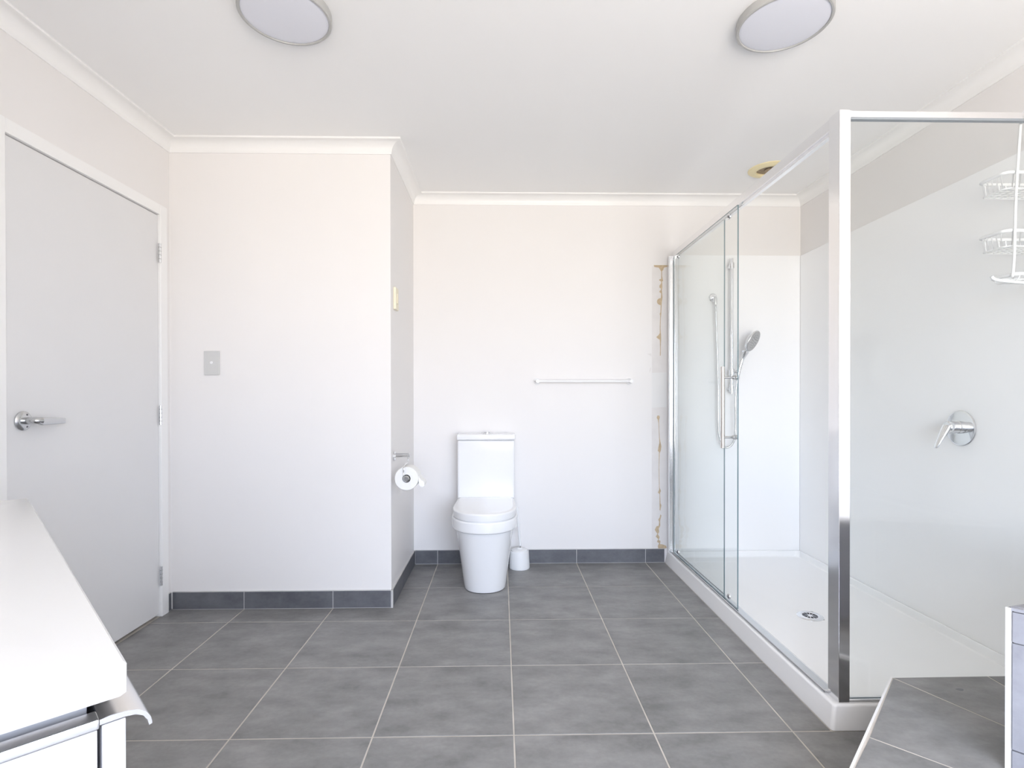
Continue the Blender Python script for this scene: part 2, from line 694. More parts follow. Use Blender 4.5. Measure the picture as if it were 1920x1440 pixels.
def skirting(name, p, q, inward, joints, label):
    p, q = Vector(p), Vector(q)
    d = (q - p).normalized()
    L = (q - p).length
    iv = Vector(inward)
    pts = lambda s, t: (p.x + d.x * s + iv.x * t, p.y + d.y * s + iv.y * t)
    bm = prism([pts(0, 0), pts(L, 0), pts(L, ST - .002), pts(0, ST - .002)], .0, SK + .003)
    root = struct(obj(name, bm, 'grout_light'), label, 'skirting')
    js = [0] + sorted(j for j in joints if .012 < j < L - .012) + [L]
    for a, b in zip(js, js[1:]):
        t = prism([pts(a + .002, .001), pts(b - .002, .001), pts(b - .002, ST), pts(a + .002, ST)], .003, SK)
        obj('tile', t, 'skirting_tile_shaded', root)
    return root


gl = [GX + k * TS for k in range(-6, 6)]
gyl = [GY + k * TS for k in range(-9, 4)]
skirting('baseboard_closet_front', (XL + .012, YB), (XB + ST, YB), (0, -1), [x - (XL + .012) for x in gl], 'dark tile skirting below the light switch')
skirting('baseboard_closet_side', (XB, YB - ST), (XB, YK - ST), (1, 0), [y - (YB - ST) for y in gyl], 'dark tile skirting below the paper roll')
skirting('baseboard_back', (XB + ST, YK), (SHX - .002, YK), (0, -1), [x - (XB + ST) for x in gl], 'dark tile skirting along the rear wall behind the toilet')
skirting('baseboard_left', (XL, DY1 + .002), (XL, YB - ST - .001), (1, 0), [], 'sliver of dark tile skirting beside the door frame')
skirting('baseboard_entry', (XL, DIAG_A[1] + .05), (XL, DY0 - .002), (1, 0), [y - DIAG_A[1] - .05 for y in gyl], 'dark tile skirting between the door and the vanity')
obj('corner_grout', box(XB - .001, XB + ST + .0005, YB - ST - .0005, YB + .001, .0, SK + .002), 'grout_light', bpy.data.objects['baseboard_closet_front'])
# scarred strip on the rear wall: thin patches with ragged outlines
yp = YK


def patch(name, pts, m, th=.0012, label=None):
    bm = prism(pts, 0, th, lambda a, z, c: (a, yp - c, z))
    o = obj(name, bm, m, wall_back)
    if label:
        o['label'] = label
    return o


patch('bare_plaster_strip', [(.985, 1.93), (1.083, 1.93), (1.083, 1.24), (.985, 1.235)], 'plaster_patch', .0006, 'bare greyish strip where an old frame was removed')
patch('bare_plaster_strip', [(.984, 1.01), (1.083, 1.012), (1.083, .095), (.984, .095)], 'plaster_patch', .0006, 'lower bare greyish strip beside the shower frame')
patch('filled_plaster_strip', [(.984, 1.235), (1.083, 1.24), (1.083, 1.012), (.984, 1.01)], 'plaster_light', .0005, 'white filled strip beside the shower frame')


def px_patch(pts, x0=1200.0, y0=480.0, sc=100.0 / 514.0):
    """crop measurements of the rear wall turned into wall coordinates (x, z)."""
    out = []
    for a, b in pts:
        px, py = x0 + a * sc, y0 + b * sc
        d = fwd + r2 * ((px - 960) / F) - u2 * ((py - CY) / F)
        t = YK / d.y
        out.append((d.x * t, CAMH + d.z * t))
    return out


torn = [
    [(132, 88), (262, 88), (262, 106), (232, 112), (222, 136), (212, 148), (212, 196), (222, 240), (212, 246), (215, 300), (210, 330), (216, 400), (210, 440), (206, 500),
     (204, 560), (200, 600), (197, 700), (202, 760), (203, 800), (200, 860), (199, 960), (192, 960), (194, 890), (191, 808), (172, 796), (156, 782), (176, 764), (190, 746),
     (192, 660), (195, 575), (190, 560), (197, 540), (199, 474), (186, 472), (168, 458), (162, 440), (168, 420), (184, 408), (200, 406), (204, 360), (188, 350), (186, 338),
     (200, 330), (200, 312), (188, 306), (187, 286), (196, 274), (204, 262), (202, 244), (184, 236), (186, 226), (204, 220), (204, 150), (192, 130), (180, 112), (138, 106)],
]
for p in torn:
    patch('torn_board_scar', px_patch(p), 'torn_board', .0016, 'brown torn plasterboard scar running down from a bar')
patch('paint_chip', px_patch([(66, 944), (108, 938), (112, 966), (100, 964), (84, 952)]), 'plaster_patch', .0012)
patch('paint_chip', px_patch([(100, 1075), (106, 1080), (98, 1112), (90, 1124), (88, 1114)]), 'plaster_patch', .0012)
low = [[(78, 766), (86, 766), (89, 774), (85, 786), (86, 830), (89, 870), (96, 905), (93, 925), (88, 935), (86, 1000), (88, 1090), (94, 1105), (90, 1115), (92, 1160), (96, 1170), (91, 1195),
        (88, 1190), (88, 1120), (80, 1112), (86, 1100), (84, 1010), (85, 930), (80, 925), (84, 900), (87, 890), (83, 800), (80, 784), (75, 776)],
       [(92, 1210), (96, 1216), (90, 1240), (91, 1262), (84, 1275), (86, 1290), (80, 1300), (88, 1312), (84, 1326), (92, 1330), (90, 1345), (100, 1345), (118, 1352), (120, 1362), (104, 1366),
        (82, 1366), (80, 1352), (86, 1340), (76, 1334), (82, 1322), (70, 1310), (78, 1298), (66, 1280), (74, 1264), (84, 1262), (86, 1244), (82, 1234), (88, 1225)]]
for p in low:
    patch('torn_board_scar', px_patch(p, 1200.0, 460.0, 100.0 / 240.0), 'torn_board', .0016, 'brown torn plasterboard scar low beside the shower')

# ------------------------------------------------------------------ door
door = empty('door_1', (XL, 2.29, 0), 'plain white flush door with a chrome lever handle, closed in a white frame', 'door', kind='structure')
LY0, LY1, LZ1 = 1.872, 2.700, 1.973
obj('door_leaf', box(XL - .034, XL + .001, LY0, LY1, .014, LZ1, .0015, 2), 'door_paint', door)
FR = .014
fr = box(XL - T, XL + FR, DY0, LY0 - .003, 0, DZ1, .003, 2)
obj('door_jamb', fr, 'trim_white', door, True, 30)
obj('door_jamb', box(XL - T, XL + FR, LY1 + .003, DY1, 0, DZ1, .003, 2), 'trim_white', door, True, 30)
obj('door_head', box(XL - T, XL + FR, LY0 - .003, LY1 + .003, LZ1 + .003, DZ1, .003, 2), 'trim_white', door, True, 30)
obj('door_gap_shade', box(XL - .06, XL - .04, LY0, LY1, 0.014, LZ1 + .006), 'dark_gap', door)  # near-black sheet behind the whole leaf, painting the shade in its gaps
obj('threshold_shade', box(XL - T, XL - .03, LY0, LY1, -.002, .012), 'dark_gap', door)  # near-black block painted as the shade under the door
for zt in (1.835, 1.039, .248):
    hg = obj('hinge', lathe([(0, 0), (.0062, 0), (.0062, .094), (0, .094)], (XL + .0095, LY1 + .004, zt - .094), seg=14), 'chrome', door, True, 40)
    for k in range(4):
        obj('hinge_joint', lathe([(.0052, 0), (.0065, 0), (.0065, .0014), (.0052, .0014)], (XL + .0095, LY1 + .004, zt - .094 + .018 + k * .019), seg=14, closed=True), 'fixing_dark', hg)
HY, HZ = 1.943, .998
rose = obj('handle_rose', lathe([(0, .011), (.020, .011), (.028, .0095), (.034, .004), (.034, 0), (0, 0)], (XL + .001, HY, HZ), (1, 0, 0), 40), 'satin_chrome', door, True, 40)
for dz in (-.021, .021):
    obj('screw', lathe([(0, .0005), (.0035, .0005), (.0035, 0), (0, 0)], (XL + .0115, HY + .006, HZ + dz), (1, 0, 0), 12), 'fixing_dark', rose)
lv = obj('handle_lever', tube(smooth_path([(XL + .009, HY, HZ), (XL + .03, HY, HZ), (XL + .046, HY + .004, HZ), (XL + .052, HY + .018, HZ)], 5), .0125, 16), 'satin_chrome', door, True, 50)
rings = []
for s, hw, th in ((.004, .010, .007), (.016, .0145, .0085), (.05, .0140, .007), (.085, .0122, .005), (.116, .0105, .004), (.12, .0098, .0034)):
    ring = []
    for k in range(16):
        a = 2 * PI * k / 16
        ring.append((XL + .052 + th * (1 if math.cos(a) > 0 else -1) * abs(math.cos(a)) ** .5, HY + s, HZ - .002 + hw * (1 if math.sin(a) > 0 else -1) * abs(math.sin(a)) ** .6 - s * .02))
    rings.append(ring)
obj('grip', loft(rings), 'satin_chrome', lv, True, 40)
obj('strike_plate', box(XL - .002, XL + .0018, LY0 - .004, LY0 + .001, HZ - .03, HZ + .03), 'satin_chrome', door)

# ------------------------------------------------------------------ wall fittings on the closet block
sw = empty('light_switch', (-1.4685, YB, 1.193), 'pale grey light switch plate with a small white button on the wall', 'light switch')
obj('plate', box(-1.508, -1.430, YB - .009, YB, 1.193, 1.316, .003, 2), 'grey_plastic', sw, True, 40)
obj('button', lathe([(0, .004), (.006, .0035), (.0075, .001), (.0075, 0), (0, 0)], (-1.469, YB - .009, 1.256), (0, -1, 0), 20), 'white_plastic', sw, True, 50)
cp = empty('cream_wall_plate', (XB, 2.90, 1.545), 'cream plastic wall plate on the short return wall', 'wall plate')
obj('plate', box(XB, XB + .014, 2.862, 2.936, 1.542, 1.658, .002, 2), 'cream_plastic', cp)
obj('rocker', box(XB + .013, XB + .018, 2.885, 2.913, 1.575, 1.625, .0015, 2), 'cream_plastic', cp)

# toilet paper holder and roll
RC = Vector((XB + .086, 2.80, .668))
tp = empty('toilet_paper_holder', (XB, 2.86, .77), 'chrome toilet paper holder with a hanging arm on the return wall', 'paper holder')
obj('wall_plate', lathe([(0, .008), (.021, .008), (.024, .005), (.024, 0), (0, 0)], (XB, 2.862, .770), (1, 0, 0), 28), 'chrome', tp, True, 40)
obj('post', lathe([(0, .082), (.0065, .081), (.0065, 0), (0, 0)], (XB + .004, 2.862, .770), (1, 0, 0), 16), 'chrome', tp, True, 40)
obj('cover_bar', box(XB + .01, XB + .082, 2.852, 2.872, .781, .785, .001, 1), 'chrome', tp)
obj('arm', tube(smooth_path([(RC.x - .012, 2.862, .768), (RC.x - .012, 2.86, .74), (RC.x - .012, 2.78, .735), (RC.x - .012, 2.744, .726), (RC.x - .012, 2.742, .70), (RC.x - .010, 2.742, .682), (RC.x - .006, 2.752, .676), (RC.x, 2.79, .676), (RC.x, 2.86, .676)], 5), .0032, 10), 'chrome', tp, True, 60)
obj('spindle', lathe([(0, -.062), (.011, -.062), (.017, -.056), (.018, -.03), (.018, .05), (0, .05)], (RC.x, RC.y, RC.z), (0, 1, 0), 24), 'satin_chrome', tp, True, 40)
rl = empty('toilet_paper_roll', (RC.x, RC.y, RC.z - .06), 'white toilet paper roll hanging on the chrome holder', 'toilet paper')
obj('paper', lathe([(.0205, -.05), (.058, -.05), (.0605, -.047), (.0605, .047), (.058, .05), (.0205, .05)], RC, (0, 1, 0), 48, True), 'paper', rl, True, 40)
tl = bmesh.new()
ra, rb = [], []
path = [(.060, .012), (.066, 0), (.073, -.010), (.082, -.014), (.088, -.022), (.090, -.034), (.084, -.044), (.074, -.045), (.066, -.040), (.060, -.030)]
for a, b in path:
    ra.append(tl.verts.new((RC.x + a, RC.y - .04, RC.z + b)))
    rb.append(tl.verts.new((RC.x + a * .98, RC.y + .045, RC.z + b)))
for k in range(len(path) - 1):
    tl.faces.new((ra[k], ra[k + 1], rb[k + 1], rb[k]))
tl.faces.new(ra)
tl.faces.new(rb[::-1])
obj('loose_sheet', tl, 'paper', rl, True, 60)

# ------------------------------------------------------------------ toilet
TX = -.092


def dsec(z, yf, yb, hw, ell, n=14, p=2.0, back=1.0, corner=.0):
    """plan outline: rounded front at yf, straight sides to yb."""
    pts = []
    ym = yf + ell
    for k in range(2 * n + 1):
        a = PI * k / (2 * n)
        cx, sy = math.cos(a), math.sin(a)
        pts.append((TX + hw * (1 if cx >= 0 else -1) * abs(cx) ** (2 / p), ym - ell * abs(sy) ** (2 / p), z))
    for k in range(1, 5):
        t = k / 5
        pts.append((TX - hw * (1 + (back - 1) * t), ym + (yb - ym) * t, z))
    pts.append((TX - hw * back, yb, z))
    pts.append((TX, yb, z))
    pts.append((TX + hw * back, yb, z))
    for k in range(4, 0, -1):
        t = k / 5
        pts.append((TX + hw * (1 + (back - 1) * t), ym + (yb - ym) * t, z))
    return pts


toilet = empty('toilet', (TX, 3.2, 0), 'white close-coupled toilet with its lid down against the rear wall', 'toilet')
sec = []
for z, yf, hw, ell in ((0, 2.985, .112, .14), (.004, 2.974, .118, .145), (.03, 2.966, .122, .15), (.12, 2.945, .133, .165), (.22, 2.918, .146, .185), (.30, 2.898, .157, .20), (.345, 2.888, .163, .205), (.362, 2.886, .165, .205)):
    sec.append(dsec(z, yf, 3.508, hw, ell, p=2.3))
obj('bowl', loft(sec), 'porcelain', toilet, True, 50)
sec = []
for z, d in ((.352, .006), (.356, .001), (.362, 0), (.405, 0), (.412, .002), (.4155, .008)):
    sec.append(dsec(z, 2.860 + d, 3.506, .186 - d, .230 - d * .5, p=2.18, back=.98))
obj('rim', loft(sec), 'porcelain', toilet, True, 50)
sec = []
for z, d in ((.414, .010), (.4175, .010), (.4185, .005), (.421, .003), (.452, .0), (.4575, .0025), (.461, .010), (.4625, .024)):
    sec.append(dsec(z, 2.858 + d, 3.352 - d * .4, .181 - d, .230 - d * .5, p=2.18, back=.96))
obj('seat_lid', loft(sec), 'porcelain', toilet, True, 60)
cis = bmesh.new()
obj('cistern', box(TX - .178, TX + .178, 3.356, 3.508, .40, .812, .014, 4), 'porcelain', toilet, True, 50)
obj('cistern_lid', box(TX - .1815, TX + .1815, 3.350, 3.510, .8135, .849, .007, 3), 'porcelain', toilet, True, 50)
bt = obj('flush_button', lathe([(0, .004), (.026, .004), (.030, .001), (.030, 0), (0, 0)], (TX + .003, 3.43, .849), seg=32), 'chrome', toilet, True, 40)
for sx in (-1, 1):
    pl = []
    for k in range(13):
        a = -PI / 2 + PI * k / 12
        pl.append((TX + .003 + sx * (.002 + .019 * math.cos(a)), 3.43 + .021 * math.sin(a)))
    obj('half_button', prism(pl, .852, .860, None, .0012), 'chrome', bt)
for sx in (-1, 1):
    obj('lid_hinge', lathe([(0, 0), (.010, 0), (.010, .05), (0, .05)], (TX + sx * .09 - .025, 3.345, .452), (1, 0, 0), 14), 'porcelain', toilet, True, 40)

# toilet brush
BRX, BRY = .116, 3.425
tb = empty('toilet_brush', (BRX, BRY, 0), 'white plastic toilet brush in its round pot beside the toilet', 'toilet brush')
obj('pot', lathe([(0, 0), (.062, 0), (.0645, .004), (.0645, .012), (.059, .108), (.057, .112), (.053, .112), (.053, .02), (0, .02)], (BRX, BRY, 0), seg=40), 'white_plastic', tb, True, 40)
obj('lid', lathe([(0, .128), (.014, .128), (.018, .122), (.046, .119), (.051, .114), (.051, .108), (0, .108)], (BRX, BRY, 0), seg=36), 'white_plastic', tb, True, 40)
obj('handle', tube([(BRX + .008, BRY, .12), (BRX + .006, BRY, .14), (BRX - .004, BRY, .25), (BRX - .013, BRY, .375), (BRX - .0135, BRY, .385)], [.010, .0075, .0068, .0075, .004], 14), 'white_plastic', tb, True, 60)

# towel rail
tr_ = empty('towel_rail', (.535, YK, 1.18), 'slim white towel rail with round end brackets on the rear wall', 'towel rail')
obj('bar', lathe([(0, 0), (.0085, 0), (.0085, .60), (0, .60)], (.235, YK - .055, 1.18), (1, 0, 0), 18), 'white_plastic', tr_, True, 40)
for x in (.235, .835):
    br = obj('bracket', tube([(x, YK, 1.18), (x, YK - .02, 1.18), (x, YK - .055, 1.18), (x, YK - .066, 1.18)], [.019, .014, .013, .011], 20), 'white_plastic', tr_, True, 60)
    obj('bracket_plate', lathe([(0, .006), (.018, .006), (.021, .003), (.021, 0), (0, 0)], (x, YK, 1.18), (0, -1, 0), 24), 'white_plastic', br, True, 40)

# ------------------------------------------------------------------ shower
ZT = .075
GXO = 1.1005                                         # sliding door plane
for nm, b, lb in (('shower_wall_panel', box(1.112, XR - .006, YK - .006, YK, .05, ZL, .001, 1), 'glossy white shower lining panel on the rear wall'),
                  ('shower_wall_panel', box(XR - .006, XR, 1.74, YK - .006, .05, ZL, .001, 1), 'glossy white shower lining panel on the side wall behind the mixer')):
    tag(obj(nm, b, 'liner_white'), lb, 'wall panel', 'shower lining panels')
tray = empty('shower_tray', (1.5, 2.6, 0), 'low white rectangular shower tray with a raised lip', 'shower tray')


def rect(x0, x1, y0, y1, z, r, n=5):
    pts = []
    for cx, cy, a0 in ((x1 - r, y1 - r, 0), (x0 + r, y1 - r, PI / 2), (x0 + r, y0 + r, PI), (x1 - r, y0 + r, 1.5 * PI)):
        for k in range(n + 1):
            a = a0 + PI / 2 * k / n
            pts.append((cx + r * math.cos(a), cy + r * math.sin(a), z))
    return pts


xe, ye = XR - .0075, YK - .0075
sec = [rect(SHX, xe, SHY, ye, 0.0005, .012), rect(SHX + .002, xe, SHY + .002, ye, .012, .012), rect(SHX + .015, xe, SHY + .015, ye, ZT - .008, .012), rect(SHX + .019, xe, SHY + .019, ye, ZT - .002, .011),
       rect(SHX + .026, xe - .004, SHY + .026, ye - .004, ZT, .011), rect(SHX + .072, xe - .012, SHY + .072, ye - .012, ZT, .02),
       rect(SHX + .082, xe - .016, SHY + .082, ye - .016, ZT - .006, .022), rect(SHX + .098, xe - .022, SHY + .098, ye - .022, .042, .03), rect(SHX + .11, xe - .034, SHY + .11, ye - .034, .038, .03),
       rect(SHX + .40, xe - .40, SHY + .78, ye - .9, .033, .05)]
obj('tray_body', loft(sec), 'acrylic', tray, True, 40)
DC = Vector((1.471, 2.55, .0335))
dr = empty('shower_drain', DC, 'round chrome drain grate set in the white shower tray', 'drain')
obj('flange', lathe([(.034, .004), (.038, .006), (.052, .005), (.058, .001), (.058, -.001), (.034, -.001)], DC, seg=40, closed=True), 'chrome', dr, True, 40)
obj('sump', lathe([(0, .0008), (.036, .0008), (.036, -.001), (0, -.001)], DC, seg=28), 'dark_gap', dr)
for k in range(6):
    a = PI * k / 6 + .1
    c, s = math.cos(a), math.sin(a)
    pl = [(-.036, -.0016), (.036, -.0016), (.036, .0016), (-.036, .0016)]
    obj('grate_bar', prism([(DC.x + c * p - s * q, DC.y + s * p + c * q) for p, q in pl], DC.z + .002, DC.z + .0045), 'chrome', dr)
obj('grate_hub', lathe([(0, .0055), (.009, .005), (.011, .002), (0, .002)], DC, seg=20), 'chrome', dr, True, 40)


def pane(name, x0, x1, y0, y1, z0, z1, thin, parent):
    """glass sheet whose narrow edges carry the darker edge material."""
    bm = box(x0, x1, y0, y1, z0, z1)
    bmesh.ops.recalc_face_normals(bm, faces=bm.faces[:])
    for f in bm.faces:
        f.material_index = 0 if abs(getattr(f.normal, thin)) > .9 else 1
    return obj(name, bm, ['shower_glass', 'glass_edge'], parent)


enc = empty('shower_enclosure', (1.11, 2.6, ZT), 'fixed glass shower enclosure with chrome corner post and rails', 'shower enclosure')
PX0, PX1, PY0, PY1 = 1.106, 1.143, 1.752, 1.812
ZTOP = 2.017
obj('corner_post', box(PX0, PX1, PY0, PY1, ZT, ZTOP, .002, 2), 'polished_metal', enc, True, 40)
obj('header_rail', box(1.1065, 1.136, PY1, YK - .026, 1.973, 2.013, .002, 2), 'aluminium', enc, True, 40)
obj('header_lip', box(1.1135, 1.132, PY1, YK - .026, 1.961, 1.973, .001, 1), 'aluminium', enc, True, 40)
obj('front_rail', box(PX1, XR - .008, PY0 + .002, PY0 + .026, 1.993, 2.014, .002, 2), 'aluminium', enc, True, 40)
obj('front_rail_seal', box(PX1, XR - .008, PY0 + .006, PY0 + .022, 1.988, 1.993), 'seal_rubber', enc)
wc = obj('wall_channel', box(1.086, 1.116, YK - .026, YK - .0062, ZT, 1.992, .003, 2), 'aluminium', enc, True, 40)
obj('channel_rib', lathe([(0, 0), (.007, 0), (.007, 1.905), (0, 1.905)], (1.122, YK - .034, ZT), seg=14), 'chrome', wc, True, 40)
obj('channel_rib', box(1.084, 1.090, YK - .034, YK - .026, ZT, 1.985, .001, 1), 'white_plastic', wc)
obj('bottom_track', box(1.094, 1.128, PY1, YK - .03, ZT, ZT + .011, .002, 1), 'satin_chrome', enc)
obj('bottom_track', box(PX1, XR - .008, PY0 + .004, PY0 + .024, ZT, ZT + .008, .002, 1), 'satin_chrome', enc)
pane('fixed_pane', 1.118, 1.124, 2.70, YK - .03, ZT + .011, 1.968, 'x', enc)
pane('front_pane', PX1 + .001, XR - .009, PY0 + .011, PY0 + .017, ZT + .008, 1.993, 'y', enc)
obj('wall_channel', box(XR - .03, XR - .0065, PY0 + .001, PY0 + .027, ZT, 2.012, .002, 1), 'aluminium', enc, True, 40)

sd = empty('sliding_shower_door', (GXO, 2.95, ZT), 'clear sliding glass shower door pushed open, with a long tube handle', 'shower door')
SY0, SY1 = 2.505, 3.44
pane('door_pane', GXO, GXO + .006, SY0, SY1, ZT + .014, 1.972, 'x', sd)
HYD = SY0 + .04
hd = obj('handle', lathe([(0, 0), (.009, 0), (.0095, .002), (.0095, .383), (.009, .385), (0, .385)], (GXO - .052, HYD, .837), seg=18), 'satin_nickel', sd, True, 40)
for z in (.888, 1.17):
    obj('standoff', lathe([(0, 0), (.0055, 0), (.0055, .046), (.009, .046), (.009, .052), (0, .052)], (GXO - .052, HYD, z), (1, 0, 0), 14), 'satin_chrome', hd, True, 40)
    obj('inner_knob', lathe([(0, .012), (.011, .010), (.012, .002), (.012, 0), (0, 0)], (GXO + .006, HYD, z), (1, 0, 0), 16), 'satin_chrome', hd, True, 40)
for y in (SY0 + .085, SY1 - .10):
    for z, m in ((ZT + .042, 'chrome'), (1.945, 'chrome')):
        ro = obj('roller', lathe([(0, -.006), (.012, -.006), (.0135, -.004), (.0135, 0), (0, 0)], (GXO, y, z), (1, 0, 0), 20), m, sd, True, 40)
        obj('roller_hub', lathe([(0, 0), (.006, 0), (.006, .003), (0, .003)], (GXO - .009, y, z), (1, 0, 0), 12), 'fixing_dark', ro)

# slide rail, hand shower, hose and outlet on the rear lining
RX, RY = 1.485, YK - .055
sr = empty('shower_slide_rail', (RX, YK - .006, 1.10), 'slim vertical chrome slide rail on the white rear lining', 'shower rail')
obj('rail', lathe([(0, 0), (.0095, 0), (.0095, .868), (0, .868)], (RX, RY, 1.10), seg=18), 'chrome', sr, True, 40)
for z in (1.922, 1.13):
    bk = obj('bracket', lathe([(0, 0), (.016, 0), (.016, .036), (0, .036)], (RX, RY, z - .018), seg=20), 'chrome', sr, True, 40)
    obj('bracket_arm', lathe([(0, 0), (.011, 0), (.011, .048), (0, .048)], (RX, YK - .006, z), (0, -1, 0), 16), 'chrome', bk, True, 40)
sl = obj('slider', lathe([(0, 0), (.0175, 0), (.019, .004), (.019, .036), (.0175, .04), (0, .04)], (RX, RY, 1.218), seg=22), 'chrome', sr, True, 40)
obj('slider_cup', tube([(RX + .012, RY - .006, 1.232), (RX + .024, RY - .018, 1.237), (RX + .036, RY - .029, 1.243)], [.011, .012, .0145], 14), 'chrome', sl, True, 50)

hs = empty('hand_shower', (RX + .05, RY - .035, 1.23), 'grey and chrome hand shower resting in its slider on the rail', 'hand shower')
p0, p1, p2, p3 = Vector((RX + .024, RY - .028, 1.185)), Vector((RX + .037, RY - .030, 1.255)), Vector((RX + .053, RY - .038, 1.32)), Vector((RX + .070, RY - .048, 1.368))
obj('grip', tube(smooth_path([p0, p1, p2, p3], 6), [.0105] * 7 + [.0115] * 6 + [.013, .015, .017, .019, .021, .023], 18), 'chrome', hs, True, 60)
hc = Vector((RX + .103, RY - .066, 1.432))
hn = Vector((.53, -.75, -.38)).normalized()          # spray direction
hup = Vector((.447, -.03, .895))
hup = (hup - hn * hup.dot(hn)).normalized()
hsd = hn.cross(hup)


def head_ring(r, dpt, n=32, k=1.42):
    return [tuple(hc + hn * dpt + hup * math.sin(2 * PI * i / n) * r * k + hsd * math.cos(2 * PI * i / n) * r) for i in range(n)]


obj('head_shell', loft([head_ring(.012, -.030), head_ring(.030, -.024), head_ring(.045, -.012), head_ring(.0515, .0), head_ring(.0515, .006), head_ring(.049, .009)]), 'chrome', hs, True, 50)
sp = obj('spray_face', loft([head_ring(.0485, .008), head_ring(.0475, .0115), head_ring(.044, .0125)]), 'mid_grey_plastic', hs, True, 40)
nz = bmesh.new()
for rr, cnt in ((.011, 6), (.021, 10), (.031, 14)):
    for k in range(cnt):
        a = 2 * PI * k / cnt
        add_lathe(nz, [(0, .002), (.0016, .0015), (.0018, 0)], hc + hn * .0125 + hup * math.sin(a) * rr * 1.4 + hsd * math.cos(a) * rr, hn, 6)
obj('nozzles', nz, 'fixing_dark', sp)

OX, OZ = 1.382, 1.725
ou = empty('hose_outlet', (OX, YK - .006, OZ), 'round chrome hose outlet on the rear lining beside the slide rail', 'shower outlet')
obj('rosette', lathe([(0, .010), (.022, .009), (.0275, .003), (.0275, 0), (0, 0)], (OX, YK - .006, OZ), (0, -1, 0), 30), 'chrome', ou, True, 40)
obj('elbow', tube(smooth_path([(OX, YK - .01, OZ), (OX, YK - .035, OZ), (OX, YK - .048, OZ - .014), (OX, YK - .05, OZ - .055)], 5), .0105, 16), 'chrome', ou, True, 60)
hp = smooth_path([(OX, YK - .05, OZ - .05), (OX + .006, YK - .05, 1.5), (OX + .016, YK - .05, 1.2), (OX + .018, YK - .05, .96), (OX + .024, YK - .05, .83), (OX + .05, YK - .055, .765),
                  (OX + .08, YK - .06, .755), (OX + .112, YK - .07, .80), (OX + .12, YK - .075, .92), (OX + .116, YK - .08, 1.06), (RX + .024, RY - .028, 1.19)], 10)
tag(obj('shower_hose', tube(hp, .0062, 12), 'satin_chrome', None, True, 60), 'slim silver shower hose hanging in a loop from the outlet', 'shower hose')

# mixer on the side wall
MY, MZ = 2.268, .945
mx_ = empty('shower_mixer', (XR - .006, MY, MZ), 'chrome single-lever shower mixer on a round plate on the side wall', 'shower mixer')
obj('cover_plate', lathe([(0, .006), (.070, .006), (.0755, .003), (.0755, 0), (0, 0)], (XR - .006, MY, MZ), (-1, 0, 0), 48), 'chrome', mx_, True, 40)
obj('body', lathe([(0, .062), (.022, .062), (.0255, .058), (.0255, .024), (.0245, .022), (.0245, .019), (.027, .018), (.027, .004), (0, .004)], (XR - .006, MY, MZ + .004), (-1, 0, 0), 32), 'chrome', mx_, True, 40)
rings = []
for t, hw, th in ((0, .022, .013), (.25, .020, .012), (.5, .0165, .0095), (.8, .0125, .007), (.95, .0105, .0055), (1.0, .007, .003)):
    c = Vector((XR - .068, MY - .002, MZ + .010)).lerp(Vector((XR - .106, MY + .012, MZ - .086)), t)
    ax = Vector((-.93, 0, .37))
    rings.append([tuple(c + Vector((0, 1, 0)) * hw * math.cos(2 * PI * k / 18) + ax * th * math.sin(2 * PI * k / 18)) for k in range(18)])
obj('lever', loft(rings), 'chrome', mx_, True, 60)

# hanging caddy
CX0, CX1, CYN, CYF = 1.708, 1.935, 1.803, 1.912
cd = empty('shower_caddy', (1.82, 1.80, 1.46), 'white wire shower caddy hung over the front glass rail', 'shower caddy')
for x in (1.735, 1.908):
    s = 1 if x < 1.8 else -1
    hr = obj('hanger_rod', tube(smooth_path([(x - s * .012, 1.795, 1.475), (x - s * .008, 1.793, 1.56), (x - s * .004, 1.792, 1.75), (x + s * .004, 1.789, 1.93), (x + s * .006, 1.786, 1.995), (x + s * .006, 1.778, 2.022), (x + s * .006, 1.764, 2.030), (x + s * .006, 1.750, 2.022), (x + s * .006, 1.745, 2.002)], 6), .0042, 10), 'white_plastic', cd, True, 60)
    obj('hook_tip', lathe([(0, -.012), (.008, -.009), (.011, 0), (.008, .009), (0, .012)], (x + s * .004, 1.742, 2.000), seg=16), 'white_plastic', hr, True, 60)


def rrect(x0, x1, y0, y1, z, r, n=4):
    return [Vector(p) for p in rect(x0, x1, y0, y1, z, r, n)]


for zr, zb in ((1.838, 1.786), (1.641, 1.590)):
    bs = obj('basket_rim', tube(rrect(CX0, CX1, CYN, CYF, zr, .022), .0058, 10, True), 'white_plastic', cd, True, 60)
    obj('basket_base_ring', tube(rrect(CX0 + .006, CX1 - .006, CYN + .006, CYF - .006, zb, .018), .0026, 8, True), 'white_plastic', bs, True, 60)
    for k in range(5):
        y = CYN + .02 + k * (CYF - CYN - .04) / 4
        obj('basket_wire', tube([(CX0, y, zr), (CX0 + .006, y, zb), (CX1 - .006, y, zb), (CX1, y, zr)], .0021, 6), 'white_plastic', bs, True, 60)
    for k in range(8):
        x = CX0 + .025 + k * (CX1 - CX0 - .05) / 7
        obj('basket_wire', tube([(x, CYN, zr), (x, CYN + .006, zb), (x, CYF - .006, zb), (x, CYF, zr)], .0021, 6), 'white_plastic', bs, True, 60)
ds = obj('soap_dish', tube(rrect(1.728, 1.915, 1.79, 1.885, 1.492, .02), .006, 10, True), 'white_plastic', cd, True, 60)
for k in range(6):
    x = 1.745 + k * .030
    obj('dish_wire', tube(smooth_path([(x, 1.79, 1.492), (x, 1.80, 1.476), (x, 1.838, 1.472), (x, 1.876, 1.476), (x, 1.885, 1.492)], 4), .002, 6), 'white_plastic', ds, True, 60)
